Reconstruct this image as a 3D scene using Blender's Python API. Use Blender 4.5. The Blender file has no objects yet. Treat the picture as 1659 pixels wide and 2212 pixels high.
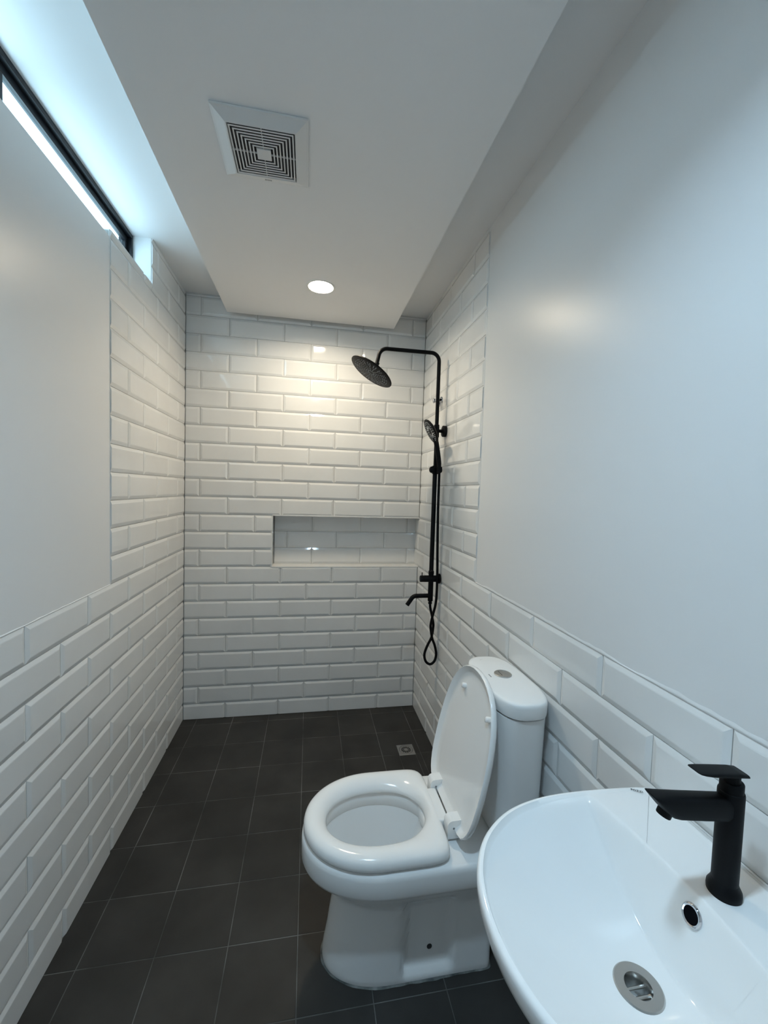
import bpy, bmesh, math, random
from mathutils import Vector, Matrix, Euler

random.seed(7)
S = bpy.context.scene
COL = S.collection
PI = math.pi

# ------------------------------------------------------------------ camera
F_PX, IMG_W, IMG_H = 895.671, 1659, 2212
CAM = Vector((0.70027, -2.52696, 1.37357))
YAW, PITCH, ROLL = 0.18038, -0.05057, 0.03162
fwd = Vector((math.sin(YAW)*math.cos(PITCH), math.cos(YAW)*math.cos(PITCH), math.sin(PITCH)))
rgt = Vector((math.cos(YAW), -math.sin(YAW), 0))
upv = rgt.cross(fwd)
r2 = rgt*math.cos(ROLL) + upv*math.sin(ROLL)
u2 = -rgt*math.sin(ROLL) + upv*math.cos(ROLL)
cam_data = bpy.data.cameras.new('camera')
cam = bpy.data.objects.new('camera', cam_data); COL.objects.link(cam)
cam.matrix_world = Matrix(((r2.x, u2.x, -fwd.x, CAM.x), (r2.y, u2.y, -fwd.y, CAM.y),
                           (r2.z, u2.z, -fwd.z, CAM.z), (0, 0, 0, 1)))
cam_data.sensor_fit = 'HORIZONTAL'; cam_data.sensor_width = 36.0
cam_data.lens = F_PX/IMG_W*36.0
cam_data.clip_start = 0.01
S.camera = cam

# ------------------------------------------------------------------ light
SKY_COL, SKY_STR = (0.56, 0.80, 1.0), 5.2        # overcast daylight beyond the strip window
WARM_COL, WARM_STR = (1.0, 0.86, 0.65), 205.0       # downlight over the shower
COOL_COL, COOL_STR = (0.54, 0.79, 1.0), 335.0       # downlight over the basin
world = bpy.data.worlds.new('daylight'); S.world = world
world.use_nodes = True
bg = world.node_tree.nodes['Background']
bg.inputs[0].default_value = (*SKY_COL, 1); bg.inputs[1].default_value = SKY_STR

S.view_settings.view_transform = 'Standard'
S.view_settings.look = 'None'
S.view_settings.gamma = 1.0
S.view_settings.use_curve_mapping = False
S.view_settings.exposure = 0.80
try:
    S.cycles.diffuse_bounces = 5
    S.cycles.max_bounces = 9
    S.cycles.use_denoising = True
except Exception:
    pass

# ------------------------------------------------------------------ room numbers (metres)
W = 1.392                     # left wall x=0, right wall x=W, far wall y=0
PH, PW, ZB = 0.1015, 0.30538, 0.09106   # tile course, tile length, height of first joint
XA, DL, DR = 0.23694, 0.74184, 1.06672  # joint phases
ZC = 2.44                     # slab ceiling
ZP = 2.34                     # hung panel
YR = -3.05                    # wall behind the camera
WY0, WY1, WZ0, WZP = -2.02, -0.505, 2.25, 2.226     # strip window; its sill drops over the painted field
NX0, NZ0, NZ1, ND = 0.493, None, None, 0.10
def bz(k): return 0.0 if k == 0 else ZB + (k-1)*PH
NZ0, NZ1 = bz(9), bz(12)
WAINS = bz(10)
ZONE_L, ZONE_R = -0.8905, -0.914

# ------------------------------------------------------------------ materials
def mat(name, col, rough=0.5, metal=0.0, spec=0.5, coat=0.0):
    m = bpy.data.materials.new(name); m.use_nodes = True
    b = m.node_tree.nodes['Principled BSDF']
    b.inputs['Base Color'].default_value = (*col, 1)
    b.inputs['Roughness'].default_value = rough
    b.inputs['Metallic'].default_value = metal
    b.inputs['Specular IOR Level'].default_value = spec
    b.inputs['Coat Weight'].default_value = coat
    b.inputs['Coat Roughness'].default_value = 0.05
    return m
def noise_col(m, c1, c2, scale, lo=0.35, hi=0.65, detail=4, obj_rand=0.0):
    nt = m.node_tree; n = nt.nodes; b = n['Principled BSDF']
    tc = n.new('ShaderNodeTexCoord'); geo = n.new('ShaderNodeNewGeometry')
    nz = n.new('ShaderNodeTexNoise'); nz.inputs['Scale'].default_value = scale; nz.inputs['Detail'].default_value = detail
    rp = n.new('ShaderNodeValToRGB')
    rp.color_ramp.elements[0].position = lo; rp.color_ramp.elements[0].color = (*c1, 1)
    rp.color_ramp.elements[1].position = hi; rp.color_ramp.elements[1].color = (*c2, 1)
    nt.links.new(geo.outputs['Position'], nz.inputs['Vector'])
    nt.links.new(nz.outputs['Fac'], rp.inputs['Fac'])
    out = rp.outputs['Color']
    if obj_rand:
        oi = n.new('ShaderNodeObjectInfo'); mr = n.new('ShaderNodeMapRange')
        mr.inputs['To Min'].default_value = 1-obj_rand; mr.inputs['To Max'].default_value = 1+obj_rand
        nt.links.new(oi.outputs['Random'], mr.inputs['Value'])
        mx = n.new('ShaderNodeVectorMath'); mx.operation = 'SCALE'
        nt.links.new(out, mx.inputs[0]); nt.links.new(mr.outputs['Result'], mx.inputs['Scale'])
        out = mx.outputs['Vector']
    nt.links.new(out, b.inputs['Base Color'])
    return nz
def bump(m, scale, strength, dist=0.002, detail=4):
    nt = m.node_tree; n = nt.nodes; b = n['Principled BSDF']
    geo = n.new('ShaderNodeNewGeometry')
    nz = n.new('ShaderNodeTexNoise'); nz.inputs['Scale'].default_value = scale; nz.inputs['Detail'].default_value = detail
    bp = n.new('ShaderNodeBump'); bp.inputs['Strength'].default_value = strength; bp.inputs['Distance'].default_value = dist
    nt.links.new(geo.outputs['Position'], nz.inputs['Vector'])
    nt.links.new(nz.outputs['Fac'], bp.inputs['Height'])
    nt.links.new(bp.outputs['Normal'], b.inputs['Normal'])
def emit(name, col, strength):
    m = bpy.data.materials.new(name); m.use_nodes = True
    b = m.node_tree.nodes['Principled BSDF']
    b.inputs['Base Color'].default_value = (0.9, 0.9, 0.9, 1)
    b.inputs['Emission Color'].default_value = (*col, 1)
    b.inputs['Emission Strength'].default_value = strength
    return m

M = {}
M['paint'] = mat('satin_wall_paint', (0.80, 0.80, 0.795), 0.34, spec=0.42); bump(M['paint'], 60, 0.06, 0.001)
M['ceil'] = mat('flat_ceiling_paint', (0.86, 0.85, 0.845), 0.7, spec=0.25); bump(M['ceil'], 90, 0.05, 0.001)
M['tile'] = mat('glazed_white_tile', (0.80, 0.80, 0.785), 0.07, spec=0.5)
noise_col(M['tile'], (0.775, 0.775, 0.765), (0.805, 0.805, 0.795), 6, obj_rand=0.02); bump(M['tile'], 14, 0.05, 0.002, 2)
M['grout'] = mat('pale_grout', (0.50, 0.49, 0.47), 0.9); noise_col(M['grout'], (0.40, 0.39, 0.37), (0.58, 0.57, 0.55), 12)
M['floor'] = mat('charcoal_floor_tile', (0.03, 0.029, 0.027), 0.5, spec=0.22)
noise_col(M['floor'], (0.026, 0.025, 0.023), (0.040, 0.038, 0.035), 5, obj_rand=0.10); bump(M['floor'], 220, 0.15, 0.001)
M['fgrout'] = mat('dusty_floor_grout', (0.10, 0.10, 0.095), 0.95); noise_col(M['fgrout'], (0.05, 0.05, 0.047), (0.20, 0.20, 0.19), 5, 0.35, 0.72)
M['porcelain'] = mat('white_porcelain', (0.88, 0.88, 0.87), 0.09, spec=0.55)
M['plastic'] = mat('white_seat_plastic', (0.90, 0.89, 0.87), 0.16, spec=0.5)
M['vent'] = mat('ivory_vent_plastic', (0.74, 0.73, 0.72), 0.4)
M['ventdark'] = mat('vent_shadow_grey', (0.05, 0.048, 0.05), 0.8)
M['black'] = mat('matt_black_metal', (0.0022, 0.0027, 0.0036), 0.5, spec=0.15); bump(M['black'], 900, 0.04, 0.0005)
M['alu'] = mat('black_aluminium_frame', (0.006, 0.007, 0.010), 0.4, spec=0.3)
M['rubber'] = mat('grey_nozzle_rubber', (0.30, 0.31, 0.33), 0.6)
M['white_nozzle'] = mat('pale_nozzle_rubber', (0.55, 0.56, 0.56), 0.6)
M['chrome'] = mat('bright_chrome', (0.62, 0.62, 0.64), 0.07, metal=1.0)
M['steel'] = mat('brushed_steel', (0.50, 0.49, 0.47), 0.28, metal=1.0)
M['drainsteel'] = mat('dull_drain_steel', (0.42, 0.41, 0.40), 0.38, metal=1.0)
M['dark'] = mat('drain_dark', (0.003, 0.003, 0.005), 0.9, spec=0.05)  # near-black for drain insides and the painted hook hole
M['ink'] = mat('dark_print', (0.02, 0.022, 0.026), 0.5)  # print, plus painted shade of the lid gap and bolt hole
M['grey_ink'] = mat('grey_print', (0.25, 0.25, 0.25), 0.5)
M['cement'] = mat('cement_bead', (0.16, 0.17, 0.17), 0.9); noise_col(M['cement'], (0.07, 0.08, 0.08), (0.26, 0.27, 0.26), 30)
M['silicone'] = mat('white_silicone', (0.62, 0.62, 0.61), 0.35)
M['trim'] = mat('white_lamp_trim', (0.82, 0.81, 0.79), 0.4)
M['warm'] = emit('warm_diffuser', WARM_COL, WARM_STR)
M['cool'] = emit('cool_diffuser', COOL_COL, COOL_STR)
# water: clear with a mirror skin
mw = mat('clear_water', (0.80, 0.86, 0.88), 0.03, spec=0.5); mw.node_tree.nodes['Principled BSDF'].inputs['Transmission Weight'].default_value = 0.8
mw.node_tree.nodes['Principled BSDF'].inputs['IOR'].default_value = 1.33; M['water'] = mw
# window pane: thin clear glass
mg = bpy.data.materials.new('clear_window_glass'); mg.use_nodes = True
nt = mg.node_tree; nt.nodes.clear()
o_ = nt.nodes.new('ShaderNodeOutputMaterial'); mx_ = nt.nodes.new('ShaderNodeMixShader'); tr_ = nt.nodes.new('ShaderNodeBsdfTransparent')
gl_ = nt.nodes.new('ShaderNodeBsdfGlossy'); gl_.inputs['Roughness'].default_value = 0.02; fr_ = nt.nodes.new('ShaderNodeValue'); fr_.outputs[0].default_value = 0.07
tr_.inputs['Color'].default_value = (0.93, 0.98, 0.97, 1)
nt.links.new(fr_.outputs[0], mx_.inputs[0]); nt.links.new(tr_.outputs[0], mx_.inputs[1]); nt.links.new(gl_.outputs[0], mx_.inputs[2]); nt.links.new(mx_.outputs[0], o_.inputs[0])
M['glass'] = mg

# ------------------------------------------------------------------ helpers
def add_obj(name, me, parent=None, m=None):
    o = bpy.data.objects.new(name, me); COL.objects.link(o)
    if m is not None and me is not None:
        me.materials.clear(); me.materials.append(M[m])
    if parent is not None: o.parent = parent
    return o
def from_bm(name, bm, m, parent=None, smooth=False, angle=None):
    bmesh.ops.recalc_face_normals(bm, faces=bm.faces[:])
    me = bpy.data.meshes.new(name); bm.to_mesh(me); bm.free()
    if smooth:
        for p in me.polygons: p.use_smooth = True
        if angle is not None:
            me.set_sharp_from_angle(angle=math.radians(angle))
    return add_obj(name, me, parent, m)
def empty(name, loc, label, cat, group=None):
    o = bpy.data.objects.new(name, None); COL.objects.link(o); o.location = loc
    o.empty_display_size = 0.05
    o['label'] = label; o['category'] = cat
    if group: o['group'] = group
    bpy.context.view_layer.update()
    return o
def keep(o, parent):               # parent while keeping world-space mesh coordinates
    o.parent = parent
    o.matrix_parent_inverse = Matrix.Translation(parent_world(parent)).inverted()
    return o
def parent_world(p):
    v = Vector(p.location); q = p.parent
    while q is not None:
        v = v + (Vector(q.location) if q.type == 'EMPTY' else Vector((0, 0, 0))); q = q.parent
    return v
def part(name, bm, m, parent, smooth=False, angle=35):
    """a part whose vertices are given in world coordinates"""
    o = from_bm(name, bm, m, None, smooth, angle)
    root = parent
    while root.type != 'EMPTY' and root.parent is not None: root = root.parent
    o.parent = parent
    if parent.type == 'EMPTY':
        o.matrix_parent_inverse = Matrix.Translation(-Vector(parent.location))
    return o
def box(bm, x0, x1, y0, y1, z0, z1, mi=0):
    vs = [bm.verts.new(p) for p in ((x0,y0,z0),(x1,y0,z0),(x1,y1,z0),(x0,y1,z0),(x0,y0,z1),(x1,y0,z1),(x1,y1,z1),(x0,y1,z1))]
    for f in ((0,3,2,1),(4,5,6,7),(0,1,5,4),(1,2,6,5),(2,3,7,6),(3,0,4,7)):
        fc = bm.faces.new([vs[i] for i in f]); fc.material_index = mi
    return vs
def bevel_all(bm, w, seg=2):
    bmesh.ops.bevel(bm, geom=bm.edges[:], offset=w, segments=seg, affect='EDGES', profile=0.5)
def loft(bm, loops, cap0=True, cap1=True, closed=True):
    rows = [[bm.verts.new(p) for p in lp] for lp in loops]
    n = len(rows[0])
    for a, b in zip(rows, rows[1:]):
        for i in range(n if closed else n-1):
            j = (i+1) % n
            try: bm.faces.new((a[i], a[j], b[j], b[i]))
            except ValueError: pass
    def cap(row):
        c = bm.verts.new(sum((v.co for v in row), Vector())/n)
        for i in range(n): bm.faces.new((row[i], row[(i+1) % n], c))
    if cap0: cap(rows[0])
    if cap1: cap(rows[-1])
    return rows
def frame_of(d):
    d = Vector(d).normalized()
    a = Vector((0, 0, 1)) if abs(d.z) < 0.9 else Vector((1, 0, 0))
    u = d.cross(a).normalized(); v = d.cross(u).normalized()
    return d, u, v
def lathe(bm, base, axis, prof, n=32, cap0=True, cap1=True):
    """prof: list of (distance along axis, radius)"""
    d, u, v = frame_of(axis); base = Vector(base)
    loops = [[base + d*h + (u*math.cos(2*PI*i/n) + v*math.sin(2*PI*i/n))*max(r, 1e-5) for i in range(n)] for h, r in prof]
    loft(bm, loops, cap0, cap1)
def tube(bm, pts, r, n=14):
    pts = [Vector(p) for p in pts]
    rr = r if isinstance(r, (list, tuple)) else [r]*len(pts)
    t0 = (pts[1]-pts[0]).normalized(); _, u, v = frame_of(t0)
    loops = []
    for i, p in enumerate(pts):
        t = ((pts[min(i+1, len(pts)-1)] - pts[max(i-1, 0)])).normalized()
        u = (u - t*u.dot(t)).normalized(); v = t.cross(u)
        loops.append([p + (u*math.cos(2*PI*k/n) + v*math.sin(2*PI*k/n))*rr[i] for k in range(n)])
    loft(bm, loops)
def catmull(P, n=10):
    P = [Vector(p) for p in P]; Q = [P[0]*2-P[1]] + P + [P[-1]*2-P[-2]]; out = []
    for i in range(1, len(Q)-2):
        a, b, c, d = Q[i-1:i+3]
        for k in range(n):
            t = k/n
            out.append(0.5*((2*b) + (c-a)*t + (2*a-5*b+4*c-d)*t*t + (3*b-a-3*c+d)*t**3))
    out.append(P[-1]); return out
def fillet(P, rad, seg=8):
    """polyline with rounded corners"""
    P = [Vector(p) for p in P]; out = [P[0]]
    for a, b, c in zip(P, P[1:], P[2:]):
        d1 = (a-b).normalized(); d2 = (c-b).normalized()
        ang = d1.angle(d2); L = rad/math.tan(ang/2)
        p1, p2 = b+d1*L, b+d2*L
        cen = b + (d1+d2).normalized()*(rad/math.sin(ang/2))
        v1, v2 = p1-cen, p2-cen; tot = v1.angle(v2); ax = v1.cross(v2).normalized()
        for k in range(seg+1): out.append(cen + Matrix.Rotation(tot*k/seg, 3, ax) @ v1)
    out.append(P[-1]); return out
def se_outline(cx, cy, ax, ay, e, n):
    """superellipse, counter-clockwise"""
    out = []
    for i in range(n):
        t = 2*PI*i/n; c, s = math.cos(t), math.sin(t)
        out.append((cx + ax*math.copysign(abs(c)**(2/e), c), cy + ay*math.copysign(abs(s)**(2/e), s)))
    return out
def text_mesh(name, body, size, m, parent, mw):
    cu = bpy.data.curves.new(name, 'FONT'); cu.body = body; cu.size = size; cu.extrude = 0.00015
    cu.align_x = 'LEFT'; cu.space_character = 1.05
    t = bpy.data.objects.new(name + '_tmp', cu); COL.objects.link(t)
    dg = bpy.context.evaluated_depsgraph_get(); dg.update()
    me = bpy.data.meshes.new_from_object(t.evaluated_get(dg))
    bpy.data.objects.remove(t); bpy.data.curves.remove(cu)
    me.transform(mw); me.name = name
    me.materials.clear(); me.materials.append(M[m])
    o = bpy.data.objects.new(name, me); COL.objects.link(o); o.parent = parent
    if parent.type == 'EMPTY': o.matrix_parent_inverse = Matrix.Translation(-Vector(parent.location))
    return o
def struct(name, bm, mats, label=None):
    bmesh.ops.recalc_face_normals(bm, faces=bm.faces[:])
    me = bpy.data.meshes.new(name); bm.to_mesh(me); bm.free()
    for k in mats: me.materials.append(M[k])
    o = bpy.data.objects.new(name, me); COL.objects.link(o); o['kind'] = 'structure'
    if label: o['label'] = label; o['category'] = name.split('_')[0]
    return o

# ------------------------------------------------------------------ the room shell
TG = 0.0035        # grout lies this far behind the wall plane
# floor
bm = bmesh.new(); box(bm, -0.02, W+0.02, YR-0.02, 0.02, -0.12, -0.0010)
floor = struct('floor', bm, ['fgrout'], 'charcoal square-tiled bathroom floor with thin dusty joints')
# far wall with the recessed niche
bm = bmesh.new()
box(bm, -0.2, NX0, TG, 0.30, -0.12, 2.60); box(bm, NX0, W+0.2, TG, 0.30, -0.12, NZ0-0.004)
box(bm, NX0, W+0.2, TG, 0.30, NZ1+0.004, 2.60); box(bm, NX0, W+0.2, ND+TG, 0.30, NZ0-0.004, NZ1+0.004)
wall_back = struct('wall_back', bm, ['grout'], 'white bevelled subway-tiled shower wall with long recessed niche')
# left wall: painted field, tile beds, strip window opening
bm = bmesh.new()
XO = -0.128
box(bm, XO, -TG, YR, 0, -0.12, WAINS, 1)
box(bm, XO, -TG, ZONE_L, 0, WAINS, WZ0-0.004, 1)
box(bm, XO, 0, YR, ZONE_L, WAINS, WZP, 0)
box(bm, XO, -TG, WY1+0.004, 0, WZ0-0.004, 2.60, 1)
box(bm, XO, 0, YR, WY0, WZP, 2.60, 0)
box(bm, XO, -0.001, WY1, WY1+0.004, WZ0-0.004, ZC, 0)
box(bm, XO, -0.001, ZONE_L, WY1, WZ0-0.004, WZ0, 0)
wall_left = struct('wall_left', bm, ['paint', 'grout'], 'long white wall, satin paint above a bevelled tile wainscot, under a strip window')
# right wall
bm = bmesh.new()
box(bm, W+TG, W+0.15, YR, 0.25, -0.12, WAINS, 1)
box(bm, W+TG, W+0.15, ZONE_R, 0.25, WAINS, 2.60, 1)
box(bm, W, W+0.15, YR, ZONE_R, WAINS, 2.60, 0)
wall_right = struct('wall_right', bm, ['paint', 'grout'], 'long white wall behind toilet and basin, satin paint above tile wainscot')
bm = bmesh.new(); box(bm, -0.2, W+0.2, YR-0.12, YR, -0.12, 2.60)
struct('wall_rear', bm, ['paint'], 'plain white painted wall opposite the shower')
bm = bmesh.new(); box(bm, XO+0.001, W+0.2, YR-0.1, 0.30, ZC, 2.60)
ceiling = struct('ceiling', bm, ['ceil'], 'white slab ceiling showing as a strip around the hung panel')
LAMPS = ((0.735, -0.461, 'warm', 'lit warm white round downlight over the shower', 0.018), (0.750, -2.16, 'cool', 'lit cool white round downlight above the basin', 0.045))
LR = 0.058                     # lamp opening radius; each lamp ends with its recess depth
bm = bmesh.new(); PX0, PX1, PY0, PY1 = 0.231, 1.177, YR+0.2, -0.047
box(bm, PX0, PX1, PY0, PY1, ZP+0.06, ZC+0.001)
ycuts = [PY0] + sorted(q for l in LAMPS for q in (l[1]-0.1, l[1]+0.1)) + [PY1]
for i, (y0, y1) in enumerate(zip(ycuts, ycuts[1:])):
    if i % 2 == 0: box(bm, PX0, PX1, y0, y1, ZP, ZP+0.06); continue
    lx, ly = next((l[0], l[1]) for l in LAMPS if y0 < l[1] < y1)
    box(bm, PX0, lx-0.1, y0, y1, ZP, ZP+0.06); box(bm, lx+0.1, PX1, y0, y1, ZP, ZP+0.06)
    nn_ = 64; sq_, ci_ = [], []
    for q in range(nn_):
        a = 2*PI*q/nn_; c, s_ = math.cos(a), math.sin(a); m_ = 0.1/max(abs(c), abs(s_))
        sq_.append((lx+c*m_, ly+s_*m_, ZP)); ci_.append((lx+c*(LR+0.006), ly+s_*(LR+0.006), ZP))
    loft(bm, [sq_, ci_, [(x, y, ZP+0.06) for x, y, z in ci_]], False, False)
panel = struct('ceiling_panel', bm, ['ceil'], 'white hung ceiling panel carrying the vent and downlights')

# ------------------------------------------------------------------ bevelled wall tiles
BEV, BH, BE = 0.0125, 0.0052, 0.0008
_tiles = {}
def tile_mesh(w, h, cl, cr, cb, ct):
    key = (round(w, 4), round(h, 4), cl, cr, cb, ct)
    if key in _tiles: return _tiles[key]
    bm = bmesh.new()
    x0, x1, z0, z1 = -w/2, w/2, -h/2, h/2
    il, ir, ib, it_ = (0 if cl else BEV), (0 if cr else BEV), (0 if cb else BEV), (0 if ct else BEV)
    rings = []
    for dl, dr, db, dt, n in ((0,0,0,0,-TG), (0,0,0,0,BE), (il,ir,ib,it_,BH)):
        rings.append([bm.verts.new(p) for p in ((x0+dl,-n,z0+db),(x1-dr,-n,z0+db),(x1-dr,-n,z1-dt),(x0+dl,-n,z1-dt))])
    for a, b in zip(rings, rings[1:]):
        for i in range(4): bm.faces.new((a[i], a[(i+1)%4], b[(i+1)%4], b[i]))
    bm.faces.new(rings[-1])
    # soften the arris of the bevel so that it catches light
    ar = [e for e in bm.edges if all(abs(v.co.y+BH) < 1e-6 for v in e.verts)]
    bmesh.ops.bevel(bm, geom=ar, offset=0.0012, segments=1, affect='EDGES')
    bmesh.ops.recalc_face_normals(bm, faces=bm.faces[:])
    me = bpy.data.meshes.new('wall_tile'); bm.to_mesh(me); bm.free()
    me.materials.append(M['tile']); _tiles[key] = me
    return me
JG = 0.0017
def place_tile(wall, side, a0, a1, z0, z1, cl, cr, cb, ct, depth=0.0):
    """a0<a1 along the wall as seen from the room, left to right"""
    w, h = a1-a0-JG, z1-z0-JG
    if w < 0.012 or h < 0.010: return
    o = bpy.data.objects.new('wall_tile', tile_mesh(w, h, cl, cr, cb, ct)); COL.objects.link(o)
    c, z = (a0+a1)/2, (z0+z1)/2
    j = lambda s: math.radians(random.uniform(-s, s))
    if side == 'back': o.location = (c, depth, z); rz = 0
    elif side == 'left': o.location = (0, c, z); rz = PI/2        # seen from the room: left is nearer (smaller y)
    else: o.location = (W, -c, z); rz = -PI/2                     # right wall: a runs with -y
    o.rotation_euler = (j(0.22), 0, rz + j(0.10))
    o.parent = wall
def courses(wall, side, k0, k1, amin, amax, phase_even, ztop, cut_lo=True, cut_hi=True, depth=0.0):
    for k in range(k0, k1):
        z0, z1 = bz(k), min(bz(k+1), ztop)
        if z0 >= ztop: break
        ph = phase_even + (0 if k % 2 == 0 else PW/2)
        n0 = math.floor((amin-ph)/PW)
        a = ph + n0*PW
        while a < amax - 1e-4:
            lo, hi = max(a, amin), min(a+PW, amax)
            if hi-lo > 0.004:
                cl = a < amin-0.004; cr = a+PW > amax+0.004
                place_tile(wall, side, lo, hi, z0, z1, cl, cr, k == 0, bz(k+1) > ztop+0.001, depth)
            a += PW
G = 0.006
# far wall
courses(wall_back, 'back', 0, 9, G, W-G, XA, ZC)
courses(wall_back, 'back', 9, 12, G, NX0, XA, ZC)
courses(wall_back, 'back', 12, 25, G, W-G, XA, ZC)
courses(wall_back, 'back', 9, 12, NX0+0.004, W-0.001, XA+0.03, NZ1-0.004, depth=ND)
# niche lining: side cheek, sill and soffit, all smooth glazed
bm = bmesh.new()
box(bm, NX0-0.008, NX0+0.0005, -0.004, ND+0.001, NZ0, NZ1)
nl = from_bm('niche_cheek', bm, 'tile', wall_back)
bm = bmesh.new(); box(bm, NX0-0.001, W, -0.0045, ND+0.001, NZ0-0.006, NZ0+0.0005); from_bm('niche_sill', bm, 'tile', wall_back)
bm = bmesh.new(); box(bm, NX0-0.001, W, -0.0045, ND+0.001, NZ1-0.0005, NZ1+0.006); from_bm('niche_soffit', bm, 'tile', wall_back)
# left wall (a = y).  odd courses have joints at -(DL+n PW)
pe_l = -DL + PW/2
courses(wall_left, 'left', 0, 10, -2.80, -G, pe_l, WAINS)
courses(wall_left, 'left', 10, 22, ZONE_L, -G, pe_l, WZ0)
courses(wall_left, 'left', 22, 23, ZONE_L, WY1, pe_l, WZ0)
courses(wall_left, 'left', 22, 25, WY1+0.002, -G, pe_l, ZC)
# right wall (a = -y); the niche's end wall is the same plane
pe_r = DR + PW/2
courses(wall_right, 'right', 0, 9, G, 2.80, pe_r, WAINS)
courses(wall_right, 'right', 9, 10, -ND+0.001, 2.80, pe_r, WAINS)
courses(wall_right, 'right', 10, 12, -ND+0.001, -ZONE_R, pe_r, ZC)
courses(wall_right, 'right', 12, 25, G, -ZONE_R, pe_r, ZC)

# ragged plaster fillet where the paint meets the top and end of the tiling
def ragged(name, pts, up, nrm, wid, m, parent):
    bm = bmesh.new(); n = len(pts); up, nrm = Vector(up), Vector(nrm); rows = []
    w = 0.5
    for p in pts:
        w = min(1.0, max(0.25, w + random.uniform(-0.3, 0.3)))
        p = Vector(p)
        rows.append([bm.verts.new(q) for q in (p - up*0.001 + nrm*0.0003, p - up*0.0003 + nrm*0.0022, p + up*wid*w*0.5 + nrm*0.0014, p + up*wid*w + nrm*0.0001)])
    for a, b in zip(rows, rows[1:]):
        for i in range(3): bm.faces.new((a[i], a[i+1], b[i+1], b[i]))
    return from_bm(name, bm, m, parent, True)
N = 90
ragged('plaster_edge', [(0, -2.8 + (2.8+ZONE_L)*i/N, WAINS) for i in range(N+1)], (0,0,1), (1,0,0), 0.006, 'paint', wall_left)
ragged('plaster_edge', [(W, -2.8 + (2.8+ZONE_R)*i/N, WAINS) for i in range(N+1)], (0,0,1), (-1,0,0), 0.011, 'paint', wall_right)
ragged('plaster_edge', [(0, ZONE_L, WAINS + (WZ0-WAINS)*i/60) for i in range(61)], (0,-1,0), (1,0,0), 0.004, 'paint', wall_left)
ragged('plaster_edge', [(W, ZONE_R, WAINS + (ZC-WAINS)*i/60) for i in range(61)], (0,-1,0), (-1,0,0), 0.004, 'paint', wall_right)
# filler along the top of the far wall
bm = bmesh.new(); box(bm, 0.0, W, -0.008, 0.004, ZC-0.006, ZC+0.002); from_bm('filler_strip', bm, 'silicone', wall_back)

# ------------------------------------------------------------------ floor tiles
FX0, FY0, FP = 0.0828, -0.0690, 0.2047
_ft = {}
def floor_tile(x0, x1, y0, y1):
    g = 0.0022; w, d = x1-x0-g, y1-y0-g
    if w < 0.01 or d < 0.01: return
    key = (round(w, 4), round(d, 4))
    if key not in _ft:
        bm = bmesh.new(); box(bm, -w/2, w/2, -d/2, d/2, -0.0045, 0)
        top = [e for e in bm.edges if all(abs(v.co.z) < 1e-6 for v in e.verts)]
        bmesh.ops.bevel(bm, geom=top, offset=0.0008, segments=1, affect='EDGES')
        me = bpy.data.meshes.new('floor_tile'); bm.to_mesh(me); bm.free(); me.materials.append(M['floor']); _ft[key] = me
    o = bpy.data.objects.new('floor_tile', _ft[key]); COL.objects.link(o)
    o.location = ((x0+x1)/2, (y0+y1)/2, random.uniform(-0.0004, 0)); o.parent = floor
    o.rotation_euler = (math.radians(random.uniform(-.12, .12)), math.radians(random.uniform(-.12, .12)), 0)
DX0, DX1, DY0, DY1 = 1.195, 1.283, -0.492, -0.401      # drain cut-out
xs = [0.0] + [FX0 + FP*i for i in range(8) if FX0+FP*i < W-0.01] + [W]
ys = [0.0] + [FY0 - FP*j for j in range(15) if FY0-FP*j > YR+0.02] + [YR]
for x0, x1 in zip(xs, xs[1:]):
    for y1, y0 in zip(ys, ys[1:]):
        if x0 < DX0 and x1 > DX1 and y0 < DY0 and y1 > DY0 - 0.001:
            floor_tile(x0, DX0, y0, y1); floor_tile(DX1, x1, y0, y1)
            floor_tile(DX0, DX1, y0, DY0); 
            if y1 > DY1: floor_tile(DX0, DX1, DY1, y1)
        else:
            floor_tile(x0, x1, y0, y1)

# ------------------------------------------------------------------ strip window
bm = bmesh.new()
win = bpy.data.objects.new('window_1', None); COL.objects.link(win); win.location = (-0.1, (WY0+WY1)/2, WZ0)
win['kind'] = 'structure'; win['label'] = 'black aluminium strip window high under the ceiling'; win['category'] = 'window'
def rect_bars(name, x0, x1, y0, y1, z0, z1, t, parent):
    for nm, b in ((name, (y0, y1, z1-t, z1)), (name, (y0, y1, z0, z0+t)), (name, (y0, y0+t, z0+t, z1-t)), (name, (y1-t, y1, z0+t, z1-t))):
        bm = bmesh.new(); box(bm, x0, x1, *b); bevel_all(bm, 0.0012, 1); part(nm, bm, 'alu', parent)
e = 0.0005
rect_bars('frame_bar', -0.124, -0.072, WY0+e, WY1-e, WZ0+e, ZC-e, 0.016, win)
bm = bmesh.new(); box(bm, -0.122, -0.074, WY0+e, ZONE_L-e, WZP+e, WZ0); part('frame_packer', bm, 'alu', win)
ym = (WY0+WY1)/2
for y0, y1 in ((WY0+0.0165, ym+0.018), (ym-0.018, WY1-0.0165)):
    xo = 0 if y1 > ym+0.1 else -0.0165
    rect_bars('sash_bar', -0.104+xo, -0.088+xo, y0, y1, WZ0+0.0165, ZC-0.0165, 0.022, win)
    bm = bmesh.new(); box(bm, -0.098+xo, -0.094+xo, y0+0.022, y1-0.022, WZ0+0.0385, ZC-0.0385)
    part('pane', bm, 'glass', win)
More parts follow.
